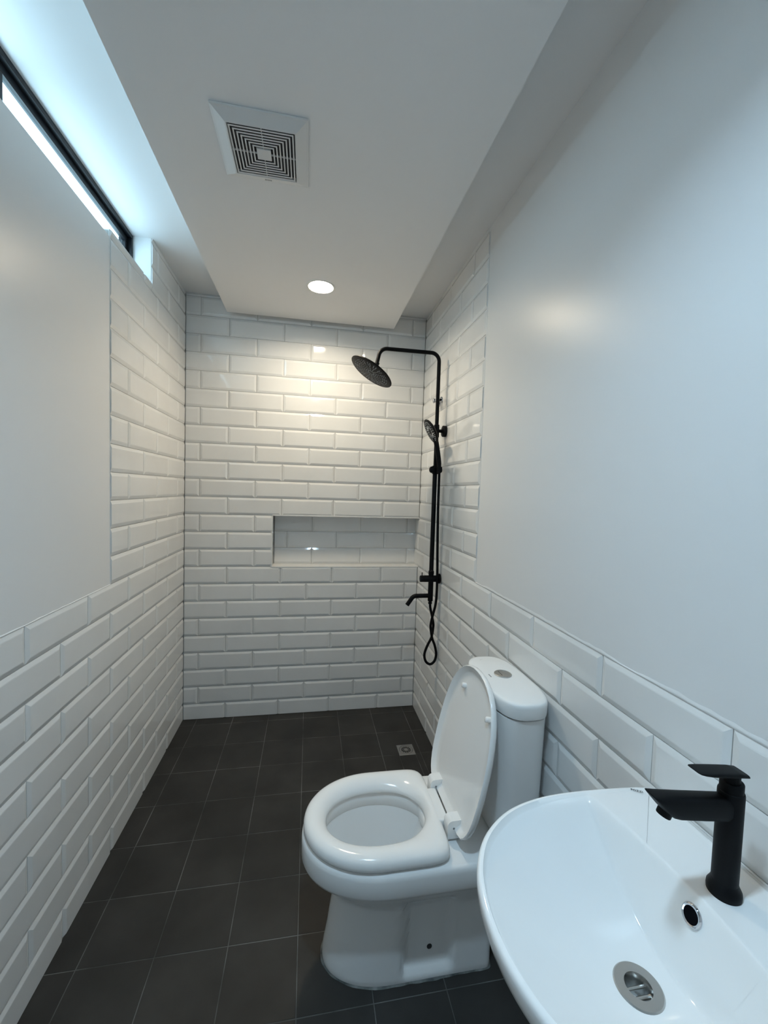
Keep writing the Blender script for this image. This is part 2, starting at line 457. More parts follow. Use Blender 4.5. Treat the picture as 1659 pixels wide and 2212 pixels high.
# daylight is sampled through the opening
pl = bpy.data.lights.new('window_portal', 'AREA'); pl.shape = 'RECTANGLE'; pl.size = WY1-WY0; pl.size_y = ZC-WZ0
po = bpy.data.objects.new('window_portal', pl); COL.objects.link(po)
po.location = (-0.130, ym, (WZ0+ZC)/2); po.rotation_euler = (PI/2, 0, -PI/2)
pl.cycles.is_portal = True

# ------------------------------------------------------------------ downlights
def downlight(x, y, key, label, LD):
    d = empty('downlight', (x, y, ZP), label, 'ceiling light', 'round downlights in the hung ceiling')
    bm = bmesh.new(); r = LR
    lathe(bm, (x, y, ZP+0.001), (0,0,-1), [(-0.002, r+0.0058), (0.0005, r+0.012), (0.003, r+0.011), (0.0042, r+0.006), (0.003, r+0.001), (-LD, r-0.006), (-LD-0.004, r-0.006)], 56, False, False)
    part('trim_ring', bm, 'trim', d, True, 50)
    bm = bmesh.new(); lathe(bm, (x, y, ZP+LD), (0,0,-1), [(0.0, r-0.0055), (0.0012, r*0.6), (0.0018, r*0.25)], 48, False, True)
    part('diffuser', bm, key, d, True)
for l in LAMPS: downlight(*l)

# ------------------------------------------------------------------ extractor grille
VX0, VX1, VY0, VY1 = 0.431, 0.6765, -1.372, -1.122
vx, vy, vh = (VX0+VX1)/2, (VY0+VY1)/2, 0.124
v = empty('exhaust_vent', (vx, vy, ZP), 'square white exhaust vent cover with concentric louvres in the ceiling', 'vent')
def sq(h, z, cx=None, cy=None): return [(vx-h, vy-h, z), (vx+h, vy-h, z), (vx+h, vy+h, z), (vx-h, vy+h, z)]
bm = bmesh.new()
gi = 0.089
loft(bm, [sq(vh-0.002, ZP), sq(vh, ZP-0.003), sq(vh-0.001, ZP-0.006), sq(vh-0.006, ZP-0.0075), sq(gi+0.004, ZP-0.019), sq(gi, ZP-0.020), sq(gi-0.0015, ZP-0.018), sq(gi-0.0015, ZP-0.003)], False, False)
part('cover_frame', bm, 'vent', v)
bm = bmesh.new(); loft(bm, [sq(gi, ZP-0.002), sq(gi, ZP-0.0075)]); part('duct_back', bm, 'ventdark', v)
hh = gi - 0.0045
nr = 7
for i in range(nr):
    h1 = hh - i*0.0092
    bm = bmesh.new()
    loft(bm, [sq(h1, ZP-0.0190), sq(h1-0.0002, ZP-0.0203), sq(h1-0.0036, ZP-0.0203), sq(h1-0.0038, ZP-0.0190), sq(h1, ZP-0.0190)], False, False)
    part('louvre', bm, 'vent', v)
bm = bmesh.new(); loft(bm, [sq(0.0195, ZP-0.016), sq(0.0195, ZP-0.0195), sq(0.0185, ZP-0.0205)]); part('centre_plate', bm, 'vent', v)
for dx, dy, w_, l_ in ((0, -1, 0.0008, 0.034), (0, 1, 0.0008, 0.034), (-1, 0, 0.034, 0.0008), (1, 0, 0.034, 0.0008)):
    cx, cy = vx+dx*0.054, vy+dy*0.054
    bm = bmesh.new(); box(bm, cx-w_, cx+w_, cy-l_, cy+l_, ZP-0.0192, ZP-0.0150); part('louvre_rib', bm, 'vent', v)
bm = bmesh.new()
for k in range(6): box(bm, vx-0.008+k*0.0036, vx-0.006+k*0.0036, vy+gi+0.0135, vy+gi+0.0165, ZP-0.0165, ZP-0.0150)
part('maker_mark', bm, 'grey_ink', v)

# ------------------------------------------------------------------ toilet
TY = -1.36
t = empty('toilet', (1.0, TY, 0), 'white porcelain close-coupled toilet with raised lid, beside the basin', 'toilet')
def dee(xf, xb, hw, z, fr=0.25, e=2.15, rc=0.02, nf=44, ns=34, nb=8, push=None):
    """D outline: rounded nose at xf, straight flanks to xb; counter-clockwise from the nose's +y end"""
    xm = min(xf+fr, xb-0.05); pts = []
    for i in range(nf+1):
        a = PI/2 + PI*i/nf; c, s = math.cos(a), math.sin(a)
        pts.append((xm + (xm-xf)*math.copysign(abs(c)**(2/e), c), TY + hw*math.copysign(abs(s)**(2/e), s)))
    for i in range(1, ns+1): pts.append((xm + (xb-rc-xm)*i/ns, TY-hw))
    for i in range(1, nb+1):
        a = -PI/2 + PI/2*i/nb; pts.append((xb-rc+rc*math.cos(a), TY-hw+rc+rc*math.sin(a)))
    for i in range(0, nb):
        a = PI/2*i/nb; pts.append((xb-rc+rc*math.cos(a), TY+hw-rc+rc*math.sin(a)))
    for i in range(0, ns): pts.append((xb-rc + (xm-(xb-rc))*i/ns, TY+hw))
    out = []
    for x, y in pts:
        if push: 
            d = push(x, z); sgn = 1 if y > TY else -1
            if abs(y-TY) > hw*0.6: y = y - sgn*d
        out.append((x, y, z))
    return out
def sm(a, b, x): 
    u = max(0, min(1, (x-a)/(b-a))); return u*u*(3-2*u)
def recess(x, z):
    fx = sm(0.982, 0.992, x)*(1-sm(1.118, 1.138, x))
    fz = sm(0.012, 0.042, z)*(1-sm(0.21, 0.27, z))
    return 0.020*fx*fz
secs = [(0.0, .770, 1.252, .111, .19), (0.008, .768, 1.252, .113, .19), (0.020, .769, 1.252, .113, .19), (0.030, .7705, 1.252, .1127, .19), (0.040, .772, 1.252, .1125, .19), (0.050, .774, 1.252, .1122, .19), (0.09, .781, 1.252, .112, .19), (0.13, .786, 1.252, .112, .20),
        (0.17, .792, 1.252, .112, .21), (0.200, .796, 1.253, .1130, .21), (0.215, .796, 1.255, .1130, .22), (0.228, .790, 1.262, .1165, .23), (0.245, .775, 1.285, .1245, .235), (0.265, .757, 1.31, .1355, .24),
        (0.285, .741, 1.335, .1465, .245), (0.300, .729, 1.350, .1550, .25), (0.310, .719, 1.362, .1625, .25), (0.3155, .710, 1.372, .1705, .25), (0.320, .7045, 1.380, .1775, .25), (0.330, .7015, 1.383, .1815, .25), (0.355, .7015, 1.383, .1820, .25),
        (0.372, .7015, 1.383, .182, .25), (0.381, .703, 1.382, .1805, .25), (0.387, .707, 1.380, .1765, .25), (0.390, .714, 1.375, .170, .25)]
loops = [dee(xf, xb, hw, z, fr, push=recess) for z, xf, xb, hw, fr in secs]
n = len(loops[0])
# rim top and the inside of the bowl, matched to the outline by angle around the bowl centre
BX, BY = 0.918, TY
def ring(ax, ay, z, ex=2.0, cx=BX):
    out = []
    for x, y, _ in loops[-1]:
        a = math.atan2(y-BY, x-BX)
        c, s = math.cos(a), math.sin(a); r = 1/((abs(c)/ax)**ex + (abs(s)/ay)**ex)**(1/ex)
        out.append((cx + r*c, BY + r*s, z))
    return out
loops += [ring(.166, .126, .3905), ring(.160, .120, .389), ring(.1565, .1165, .384), ring(.1555, .1155, .370), ring(.157, .117, .352), ring(.160, .120, .346),
          ring(.158, .118, .340), ring(.150, .112, .320), ring(.138, .104, .290), ring(.120, .094, .255), ring(.102, .082, .220), ring(.084, .070, .185), ring(.060, .054, .150), ring(.03, .03, .130)]
bm = bmesh.new(); loft(bm, loops, True, True); part('bowl', bm, 'porcelain', t, True, 38)
bm = bmesh.new(); lathe(bm, (BX, BY, 0.184), (0,0,1), [(0, 0.0825), (0.001, 0.0825)], 40)
for vv in bm.verts: vv.co.y = BY + (vv.co.y-BY)*0.82
part('water', bm, 'water', t)
# seat ring
def seat_outer(a):
    """radius of the seat's outer edge about the bowl centre"""
    c, s = math.cos(a), math.sin(a)
    if c <= 0: ax, ay, e_ = 0.212, 0.176, 2.05
    else: ax, ay, e_ = 0.184, 0.176, 9.0
    return 1/((abs(c)/ax)**e_ + (abs(s)/ay)**e_)**(1/e_)
def seat_inner(a):
    c, s = math.cos(a), math.sin(a); ax, ay, e_ = 0.147, 0.106, 2.15
    return 1/((abs(c)/ax)**e_ + (abs(s)/ay)**e_)**(1/e_)
prof = [(0.10, .3945), (0.03, .396), (0.0, .401), (0.0, .409), (0.03, .417), (0.10, .4235), (0.22, .428), (0.38, .4300), (0.56, .4290), (0.72, .4250), (0.86, .418), (0.96, .409), (1.0, .402), (0.97, .396), (0.85, .3945)]
NS = 120; loops = []
for tt, z in prof:
    lp = []
    for i in range(NS):
        a = 2*PI*i/NS; ro, ri = seat_outer(a), seat_inner(a)
        c = math.cos(a)
        r = ro*(1-tt) + ri*tt
        lp.append((BX + r*c, BY + r*math.sin(a), z))
    loops.append(lp)
loops.append(loops[0])
bm = bmesh.new(); loft(bm, loops, False, False); bmesh.ops.remove_doubles(bm, verts=bm.verts[:], dist=1e-5)
seat = part('seat', bm, 'plastic', t, True, 60)
bm = bmesh.new(); box(bm, 1.080, 1.121, TY-0.066, TY+0.066, 0.400, 0.4275); bevel_all(bm, 0.004, 2); part('seat_tab', bm, 'plastic', seat, True, 50)
# raised cover, hinged at the back of the seat and leaning on the cistern
HX, HZ, SL = 1.130, 0.440, 0.22
al = math.atan(SL); cs, cn = (math.sin(al), math.cos(al)), (math.cos(al), -math.sin(al))
def cov(s, y, nn): return (HX + cs[0]*s + cn[0]*nn, y, HZ + cs[1]*s + cn[1]*nn)
half = [(-.020, 0.0), (-.020, .06), (-.019, .115), (-.012, .138), (.002, .153), (.018, .163), (.04, .172), (.07, .178), (.11, .1815), (.15, .1825), (.19, .181), (.23, .177), (.265, .170), (.295, .1615), (.32, .151), (.342, .138), (.362, .121), (.379, .101), (.392, .078), (.401, .053), (.4065, .027), (.408, 0.0)]
CY = TY-0.004
def cover_loop(ins, nn):
    pts = [(s, h) for s, h in half]; full = [(s, CY-h) for s, h in pts] + [(s, CY+h) for s, h in pts[-2:0:-1]]
    c = Vector((0.19, CY)); out = []
    m_ = len(full)
    for i, (s, y) in enumerate(full):
        p0, p1 = Vector(full[i-1]), Vector(full[(i+1) % m_]); tn = (p1-p0).normalized(); nm = Vector((-tn.y, tn.x))
        if nm.dot(c-Vector((s, y))) < 0: nm = -nm
        q = Vector((s, y)) + nm*ins
        out.append(cov(q.x, q.y, nn))
    return out
bm = bmesh.new()
loft(bm, [cover_loop(0.045, 0.0125), cover_loop(0.022, 0.0125), cover_loop(0.0175, 0.0105), cover_loop(0.008, 0.0015), cover_loop(0.004, -0.001), cover_loop(0.001, 0.001), cover_loop(0.0, 0.005), cover_loop(0.001, 0.012), cover_loop(0.006, 0.018), cover_loop(0.018, 0.0215), cover_loop(0.06, 0.024)])
cover = part('seat_cover', bm, 'plastic', t, True, 60)
for s, y in ((0.325, CY+0.075), (0.315, CY-0.112)):
    bm = bmesh.new(); lathe(bm, cov(s, y, 0.013), Vector(cov(0,0,-1))-Vector(cov(0,0,0)), [(0, .0085), (0.008, .0085), (0.0125, .0075), (0.014, .005)], 20)
    part('bumper', bm, 'plastic', cover, True, 50)
for y in (TY-0.084, TY+0.084):
    bm = bmesh.new()
    prof2 = [(1.106, .398), (1.106, .425)] + [(1.122+0.016*math.cos(a), .435+0.015*math.sin(a)) for a in [PI*(1-k/10*0.55) for k in range(0, 11)]] + [(1.148, .4505), (1.148, .398)]
    loft(bm, [[(x, y-0.017, z) for x, z in prof2], [(x, y+0.017, z) for x, z in prof2]])
    hg = part('hinge', bm, 'plastic', t)
    bm = bmesh.new(); lathe(bm, (1.124, y-0.0168, .428), (0,-1,0), [(0, .003), (0.0006, .003)], 16); part('hinge_pin', bm, 'grey_ink', hg)
# cistern
def se3(cx, ax, ay, e, z, n=72): return [(x, y, z) for x, y in se_outline(cx, TY, ax, ay, e, n)]
bm = bmesh.new()
loft(bm, [se3(1.311, .068, .140, 3.6, .3915), se3(1.311, .0705, .1435, 3.6, .396), se3(1.3105, .0715, .146, 3.5, .46), se3(1.3095, .0735, .151, 3.4, .56), se3(1.3085, .0755, .157, 3.3, .66), se3(1.308, .0765, .1615, 3.2, .74), se3(1.308, .077, .163, 3.2, .760), se3(1.308, .073, .159, 3.2, .7615)])
tank = part('tank', bm, 'porcelain', t, True, 40)
bm = bmesh.new(); loft(bm, [se3(1.308, .0735, .1595, 3.2, .7605), se3(1.308, .0735, .1595, 3.2, .7665)]); part('lid_gap', bm, 'ink', t)  # dark slab paints the shade in the joint under the lid
bm = bmesh.new()
loft(bm, [se3(1.308, .0755, .166, 3.0, .7650), se3(1.308, .0785, .169, 3.0, .7665), se3(1.308, .0795, .1705, 3.0, .772), se3(1.308, .0800, .1710, 3.0, .797), se3(1.308, .0794, .1703, 3.0, .8025), se3(1.308, .0778, .1687, 3.0, .8063), se3(1.308, .0750, .1655, 3.0, .8085), se3(1.308, .067, .157, 3.0, .8098), se3(1.308, .03, .09, 2.6, .8107)])
lid = part('tank_lid', bm, 'porcelain', t, True, 45)
bm = bmesh.new(); lathe(bm, (1.312, TY+0.018, .8100), (0,0,1), [(0, .027), (.003, .027), (.0042, .0255), (.0045, .020), (.0038, .0195), (.0046, .018), (.0048, .006)], 40)
btn = part('flush_button', bm, 'steel', t, True, 30)
bm = bmesh.new(); box(bm, 1.302, 1.3035, TY+0.003, TY+0.033, .8146, .8151); part('button_split', bm, 'ink', btn)
bm = bmesh.new(); box(bm, 1.2655, 1.2690, TY+0.004, TY+0.024, .8103, .8106); part('lid_label', bm, 'grey_ink', lid)
bm = bmesh.new()
em = [(1.292+0.008*math.cos(a), TY+0.128+0.008*math.sin(a), .8093) for a in [math.radians(q) for q in range(20, 331, 15)]]
tube(bm, em, 0.0009, 6); part('lid_emblem', bm, 'grey_ink', lid)
# bolt hole and the cement bead on the floor
for sg in (-1, 1):
    bm = bmesh.new(); lathe(bm, (1.068, TY+sg*0.0922, .077), (0, sg, 0), [(0, .0075), (0.0012, .0075), (0.0020, .006)], 20); part('bolt_cap', bm, 'ink', t)  # filled dark disc paints the shaded bolt hole
bm = bmesh.new(); L0 = dee(.770, 1.252, .111, 0.0, .19); L1 = []; L2 = []; L3 = []
for i, (x, y, z) in enumerate(L0):
    d = Vector((x-1.02, y-TY)).normalized(); k = 0.0055 + 0.0012*math.sin(i*0.35) + 0.0008*math.sin(i*1.1)
    L1.append((x-d.x*0.004, y-d.y*0.004, 0.0004)); L2.append((x+d.x*0.002, y+d.y*0.002, 0.005)); L3.append((x+d.x*k, y+d.y*k, 0.0005))
loft(bm, [L1, L2, L3, L1], False, False); part('cement_bead', bm, 'cement', t, True)

# ------------------------------------------------------------------ wash basin
SY, SZ = -2.05, 0.80
b = empty('wash_basin', (1.39, SY, SZ-0.16), 'white porcelain wall-hung wash basin with rounded front', 'basin')
XB = 1.3865
def rim_r(a, inset=0.0):
    return None
half_rim = [(1.3865, 0.0), (1.3865, .10), (1.3865, .19), (1.383, .208), (1.374, .2165), (1.355, .2205), (1.32, .2230), (1.28, .2250), (1.24, .2260), (1.20, .2255), (1.165, .2230), (1.135, .2185), (1.105, .2115), (1.078, .2020), (1.053, .1895), (1.030, .1740), (1.009, .1560), (.991, .1355), (.9765, .1125), (.9645, .087), (.9560, .059), (.9508, .030), (.949, 0.0)]
def dense(pts, step=0.005):
    out = []
    for a, c in zip(pts, pts[1:]):
        n_ = max(1, int(round(math.dist(a, c)/step)))
        for i in range(n_): out.append((a[0]+(c[0]-a[0])*i/n_, a[1]+(c[1]-a[1])*i/n_))
    out.append(pts[-1]); return out
hr = [(p.x, p.y) for p in catmull([(x, h, 0) for x, h in half_rim[5:]], 7)]
hr = dense(half_rim[:6]) [:-1] + hr
outline = [(x, SY+h) for x, h in hr] + [(x, SY-h) for x, h in hr[-2:0:-1]]
NO = len(outline); CX = 1.176
def inset(ins):
    out = []
    for i, (x, y) in enumerate(outline):
        p0, p1 = Vector(outline[i-1]), Vector(outline[(i+1) % NO]); tn = (p1-p0)
        tn = tn.normalized() if tn.length > 1e-9 else Vector((1, 0)); nm = Vector((-tn.y, tn.x))
        if nm.dot(Vector((CX, SY))-Vector((x, y))) < 0: nm = -nm
        out.append((x+nm.x*ins, y+nm.y*ins))
    return out
inner = inset(0.013)
def smin(a, c, k):
    h = max(0, min(1, 0.5+0.5*(c-a)/k)); return c*(1-h)+a*h - k*h*(1-h)
def smax(a, c, k): return -smin(-a, -c, k)
DD = 0.118
def bowl_z(x, y, rho):
    z1 = -DD + DD*1.02*(rho**1.55)                 # open dish rising to the rim
    yy = (y-SY)
    edge = 1.271 - 0.62*yy*yy
    z2 = -0.100 + (x-(edge-0.028))/0.028*0.100      # steep back slope under the tap ledge
    z = smax(z1, z2, 0.022)
    return smin(z, -0.0012, 0.013)
loops = []
NR = 84
drain_r = 0.0305
# the dish is mapped about a centre behind the ledge-free outline
for j in range(NR+1):
    q = j/NR; lp = []
    for (x, y) in inner:
        d = Vector((x-CX, y-SY)); L = d.length; d /= L
        r = drain_r + (L-drain_r)*q
        px, py = CX+d.x*r, SY+d.y*r
        # dish rho: measured on the front-to-side oval, ignoring the ledge
        ex = (px-CX)/(0.225 if px < CX else 0.30); ey = (py-SY)/0.214
        rho = min(1.0, (abs(ex)**2.3+abs(ey)**2.3)**(1/2.3))
        base = math.sqrt((drain_r/0.22)**2)
        rho = max(0, (rho-0.13)/(1-0.13))
        lp.append((px, py, SZ + bowl_z(px, py, rho)*1.0))
    loops.append(lp)
zr = [p[2] for p in loops[-1]]
def lift(ins, dz): 
    L_ = inset(ins); return [(x, y, SZ+dz) for x, y in L_]
loops += [lift(0.009, 0.0002), lift(0.0055, 0.0), lift(0.0025, -0.0015), lift(0.0007, -0.0045), lift(0.0, -0.009), lift(0.0005, -0.020), lift(0.004, -0.032)]
def under(k, dz):
    out = []
    for x, y in outline:
        out.append((XB-0.004 + (x-XB)*k if x < XB-0.004 else x, SY+(y-SY)*(0.45+0.55*k), SZ+dz))
    return out
loops += [under(0.95, -0.05), under(0.85, -0.085), under(0.70, -0.12), under(0.52, -0.145), under(0.36, -0.158), under(0.30, -0.160)]
bm = bmesh.new(); loft(bm, loops, False, True)
part('basin_body', bm, 'porcelain', b, True, 60)
zdr = SZ - DD
bm = bmesh.new(); lathe(bm, (CX, SY, zdr-0.004), (0,0,1), [(0.0, .0325), (0.0045, .0322), (0.0060, .0305), (0.0058, .0180), (0.0, .0160), (-0.045, .0160)], 48, False, False)
fl = part('drain_flange', bm, 'steel', b, True, 30)
bm = bmesh.new(); lathe(bm, (CX, SY, zdr-0.048), (0,0,1), [(0, .0168), (0.001, .0168)], 32); part('drain_pit', bm, 'dark', fl)
bm = bmesh.new()
tube(bm, [(CX-0.0155, SY-0.006, zdr-0.010), (CX+0.0155, SY-0.006, zdr-0.010)], 0.0028, 10); part('drain_bar', bm, 'steel', fl, True)
bm = bmesh.new()
tube(bm, [(CX-0.0155, SY+0.005, zdr-0.008), (CX+0.0155, SY+0.005, zdr-0.008)], 0.0022, 10); part('drain_bar', bm, 'steel', fl, True)
# overflow
ov = Vector((1.2620, SY+0.004, SZ-0.029)); on_ = Vector((-0.95, 0, 0.30)).normalized()
bm = bmesh.new(); lathe(bm, ov - on_*0.004, on_, [(0.0, .0155), (0.004, .0155), (0.006, .0145), (0.0068, .013), (0.006, .0112), (0.002, .0106), (-0.01, .0104)], 36, False, False)
ovr = part('overflow_ring', bm, 'chrome', b, True, 50)
bm = bmesh.new(); lathe(bm, ov - on_*0.006, on_, [(0, .0112), (0.0075, .0112)], 28); part('overflow_hole', bm, 'dark', ovr)
mw = Matrix.Translation((1.3375, -1.8405, SZ+0.0006)) @ Matrix.Rotation(math.radians(-30), 4, 'Z')
text_mesh('maker_name', 'POZZI', 0.0072, 'ink', b, mw)
# silicone bead against the tiles
bm = bmesh.new(); tube(bm, [(W-0.006, SY+0.205-0.41*i/30, SZ-0.004+0.0006*math.sin(i*1.7)) for i in range(31)], 0.0045, 8); part('silicone_bead', bm, 'silicone', b, True)

# ------------------------------------------------------------------ basin tap
FXc, FYc = 1.315, SY+0.004
f = empty('basin_tap', (FXc, FYc, SZ), 'matt black single-lever basin tap standing on the basin ledge', 'tap')
bm = bmesh.new(); lathe(bm, (FXc, FYc, SZ-0.0012), (0,0,1), [(0, .0212), (0.0045, .0216), (0.009, .0212), (0.013, .0192), (0.017, .0172), (0.020, .0166)], 44); part('base_flange', bm, 'black', f, True, 40)
bm = bmesh.new(); lathe(bm, (FXc, FYc, SZ+0.014), (0,0,1), [(0, .0164), (0.138, .0164), (0.1405, .0158), (0.1412, .0148)], 44); part('body', bm, 'black', f, True, 40)
bm = bmesh.new(); lathe(bm, (FXc, FYc, SZ+0.154), (0,0,1), [(0, .0146), (0.0135, .0146), (0.0150, .0138), (0.0150, .0106), (0.017, .0100), (0.030, .0100)], 40); part('cartridge_cap', bm, 'black', f, True, 40)
TR = Matrix.Translation((FXc, FYc, 0)) @ Matrix.Rotation(math.radians(-1.0), 4, 'Z')
def stations(name, st, tilt, m, parent, e=3.2, n=28):
    """a bar built from (reach, bottom, top, half width) stations, rising outwards by tilt"""
    bm = bmesh.new(); loops = []
    for r, zlo, zhi, hw in st:
        zc, hz = (zlo+zhi)/2, (zhi-zlo)/2; lp = []
        for i in range(n):
            a = 2*PI*i/n; c, s_ = math.cos(a), math.sin(a)
            y = hw*math.copysign(abs(c)**(2/e), c); z = hz*math.copysign(abs(s_)**(2/e), s_)
            p = TR @ Vector((-r, y, 0)); lp.append((p.x, p.y, SZ + zc + z + r*math.tan(tilt)))
        loops.append(lp)
    loft(bm, loops); return part(name, bm, m, parent, True, 50)
sp = stations('spout', [(0.004, .112, .1475, .0135), (0.05, .112, .1475, .0135), (0.090, .1125, .1475, .0133), (0.100, .1145, .1475, .0133), (0.110, .120, .1472, .0131), (0.119, .1275, .147, .0128), (0.127, .1355, .1466, .0122), (0.1325, .1415, .1462, .0114), (0.1345, .1440, .1458, .0100)], math.radians(7.0), 'black', f)
bm = bmesh.new(); p = TR @ Vector((-0.106, 0, 0)); lathe(bm, (p.x, p.y, SZ+0.140), (-0.42, 0, -0.9), [(0, .0095), (0.0125, .0095), (0.0135, .0088), (0.0135, .007), (0.010, .0068)], 28); part('aerator', bm, 'black', sp, True, 40)
stations('lever', [(-0.0165, .1800, .1815, .0118), (-0.0145, .1796, .1845, .0125), (0.0, .1796, .1862, .0125), (0.030, .1800, .1866, .0125), (0.046, .1808, .1866, .0124), (0.057, .1822, .1865, .0120), (0.064, .1838, .1863, .0112), (0.0672, .1850, .1860, .0090)], math.radians(5.0), 'black', f, e=4.5)

# ------------------------------------------------------------------ shower column
PX, PY = 1.338, -0.460
s = empty('shower_column', (PX, PY, 0.80), 'matt black exposed shower column with rain head on tiled wall', 'shower')
hn = Vector((-0.526, -0.040, -0.850)).normalized()        # the rain head faces down and into the room
hc = Vector((0.9915, -0.455, 1.9593))
neck = hc - hn*0.046
bm = bmesh.new()
arm = fillet([(PX, PY, 1.47), (PX, PY, 2.081), (1.035, PY+0.004, 2.081), tuple(neck + Vector((0.004, 0, 0.012)))], 0.042, 10)
tube(bm, arm, 0.0096, 18); part('riser_arm', bm, 'black', s, True, 60)
bm = bmesh.new(); lathe(bm, (PX, PY, 0.965), (0,0,1), [(0, .0115), (0.530, .0115), (0.532, .0105)], 24); part('lower_riser', bm, 'black', s, True, 40)
# rain head
bm = bmesh.new(); R = 0.117
lathe(bm, hc, -hn, [(-0.0005, R*0.97), (0.0015, R), (0.004, R), (0.007, R*0.97), (0.010, R*0.80), (0.013, R*0.4), (0.016, 0.024), (0.026, 0.019), (0.036, 0.014), (0.046, 0.012)], 72)
head = part('rain_head', bm, 'black', s, True, 40)
bm = bmesh.new(); lathe(bm, hc - hn*0.020, -hn, [(0, .0125), (0.004, .0155), (0.022, .0155), (0.026, .012), (0.040, .0105)], 24); part('ball_joint', bm, 'black', head, True, 40)
d_, u_, v_ = frame_of(hn)
bm = bmesh.new()
for k in range(16):                       # spokes of small rubber nozzles
    for i in range(8):
        r = 0.016 + i*0.0108; a = 2*PI*k/16 + (0.0 if i % 2 == 0 else 0.0) + (i > 3)*0.0
        if i > 4:
            for off in (-0.05, 0.10):
                p = hc + (u_*math.cos(a+off)+v_*math.sin(a+off))*r; lathe(bm, p, hn, [(0, .0021), (0.0024, .0016)], 6)
        else:
            p = hc + (u_*math.cos(a)+v_*math.sin(a))*r; lathe(bm, p, hn, [(0, .0018), (0.0024, .0012)], 6)
nz = part('nozzles', bm, 'white_nozzle', head); nz['kind'] = 'stuff'
# upper wall bracket
zb_ = 1.690
bm = bmesh.new(); lathe(bm, (PX, PY, zb_-0.034), (0,0,1), [(0, .0105), (0.002, .0135), (0.064, .0135), (0.066, .0105)], 24); br = part('bracket_collar', bm, 'black', s, True, 40)
bm = bmesh.new(); lathe(bm, (PX, PY, zb_), (1,0,0), [(0, .0085), (0.026, .0085), (0.028, .0125), (0.031, .026), (0.033, .0285), (0.048, .0285), (0.0495, .027)], 32); part('wall_flange', bm, 'black', br, True, 40)
# slider that carries the hand shower
zs = 1.490
bm = bmesh.new(); lathe(bm, (PX-0.034, PY-0.012, zs), (1, 0.0, 0), [(0, .006), (0.003, .0125), (0.008, .0165), (0.018, .0172), (0.026, .0150), (0.042, .0150), (0.050, .0165), (0.060, .0155), (0.066, .010), (0.068, .004)], 28); sl = part('slider', bm, 'black', s, True, 60)
bm = bmesh.new(); lathe(bm, (PX, PY, zs-0.022), (0,0,1), [(0, .0118), (0.002, .0155), (0.042, .0155), (0.044, .0118)], 24); part('slider_collar', bm, 'black', sl, True, 40)
bm = bmesh.new(); lathe(bm, (PX+0.0115, PY-0.034, zs-0.012), (0,0,1), [(0, .0085), (0.0, .0135), (0.026, .0150), (0.026, .0118)], 24); part('hand_cradle', bm, 'black', sl, True, 40)
# mixer body, knob, flange, spout
zv = 0.924
bm = bmesh.new(); lathe(bm, (1.279, PY, zv), (1,0,0), [(0, .0150), (0.0015, .0168), (0.020, .0168), (0.0205, .0155), (0.0215, .0155), (0.022, .0172), (0.092, .0172), (0.094, .0215), (0.0955, .0260), (0.105, .0260), (0.107, .024)], 32)
mx = part('mixer_body', bm, 'black', s, True, 40)
bm = bmesh.new(); tube(bm, [(1.289, PY, zv+0.014), (1.289, PY, zv+0.033)], 0.0023, 10); part('diverter_pin', bm, 'black', mx, True)
bm = bmesh.new(); lathe(bm, (PX, PY, 0.806), (0,0,1), [(0, .0105), (0.001, .0135), (0.140, .0135), (0.144, .0145), (0.158, .0145), (0.160, .0118)], 28); part('mixer_column', bm, 'black', s, True, 40)
bm = bmesh.new(); tube(bm, fillet([(PX, PY, 0.834), (1.247, PY, 0.834), (1.214, PY, 0.786)], 0.030, 10), 0.0112, 18); part('bath_spout', bm, 'black', s, True, 60)
bm = bmesh.new(); lathe(bm, (PX, PY, 0.790), (0,0,1), [(0, .0085), (0.001, .0100), (0.010, .0100), (0.012, .0085), (0.017, .0085)], 20); part('hose_union', bm, 'black', s, True, 40)
# hose: down from the mixer, one twist, a loop and back up to the hand shower
hs = [(1.338, PY, .796), (1.340, PY, .770), (1.347, PY-.005, .737), (1.358, PY-.004, .690), (1.359, PY-.003, .665), (1.350, PY-.008, .615), (1.328, PY-.012, .572), (1.3135, PY-.014, .528), (1.321, PY-.016, .491), (1.346, PY-.016, .474),
      (1.370, PY-.014, .491), (1.3775, PY-.012, .528), (1.368, PY-.012, .572), (1.350, PY-.020, .615), (1.341, PY-.018, .665), (1.341, PY-.018, .690), (1.349, PY-.020, .737), (1.361, PY-.018, .785), (1.3658, PY-.018, .84), (1.3655, PY-.018, .95), (1.3605, PY-.018, 1.10), (1.3555, PY-.020, 1.29), (1.353, PY-.026, 1.43), (1.3505, PY-.032, 1.480)]
bm = bmesh.new(); tube(bm, catmull(hs, 8), 0.0067, 12); part('hose', bm, 'black', s, True, 60)

# ------------------------------------------------------------------ hand shower
nh = Vector((-0.872, 0.020, -0.489)).normalized()
pc = Vector((1.2945, -0.497, 1.678))
h = empty('hand_shower', (1.352, -0.497, 1.478), 'matt black hand shower with round spray face, held in the slider', 'hand shower')
bm = bmesh.new(); Rh = 0.066
lathe(bm, pc, -nh, [(0.0, Rh*0.96), (0.0015, Rh), (0.005, Rh), (0.010, Rh*0.93), (0.016, Rh*0.72), (0.020, Rh*0.4), (0.0215, 0.010)], 48)
hh_ = part('spray_head', bm, 'black', h, True, 40)
bm = bmesh.new()
tube(bm, catmull([(1.3505, -0.494, 1.474), (1.3470, -0.495, 1.52), (1.3390, -0.496, 1.57), (1.3300, -0.496, 1.615), tuple(pc - nh*0.017 + Vector((0.008, 0, -0.026))), tuple(pc - nh*0.014)], 6), [0.0105]*6+[0.0118]*6+[0.0120]*6+[0.0125]*6+[0.0145]*6+[0.0150], 20); part('handle', bm, 'black', h, True, 60)
d_, u_, v_ = frame_of(nh); bm = bmesh.new()
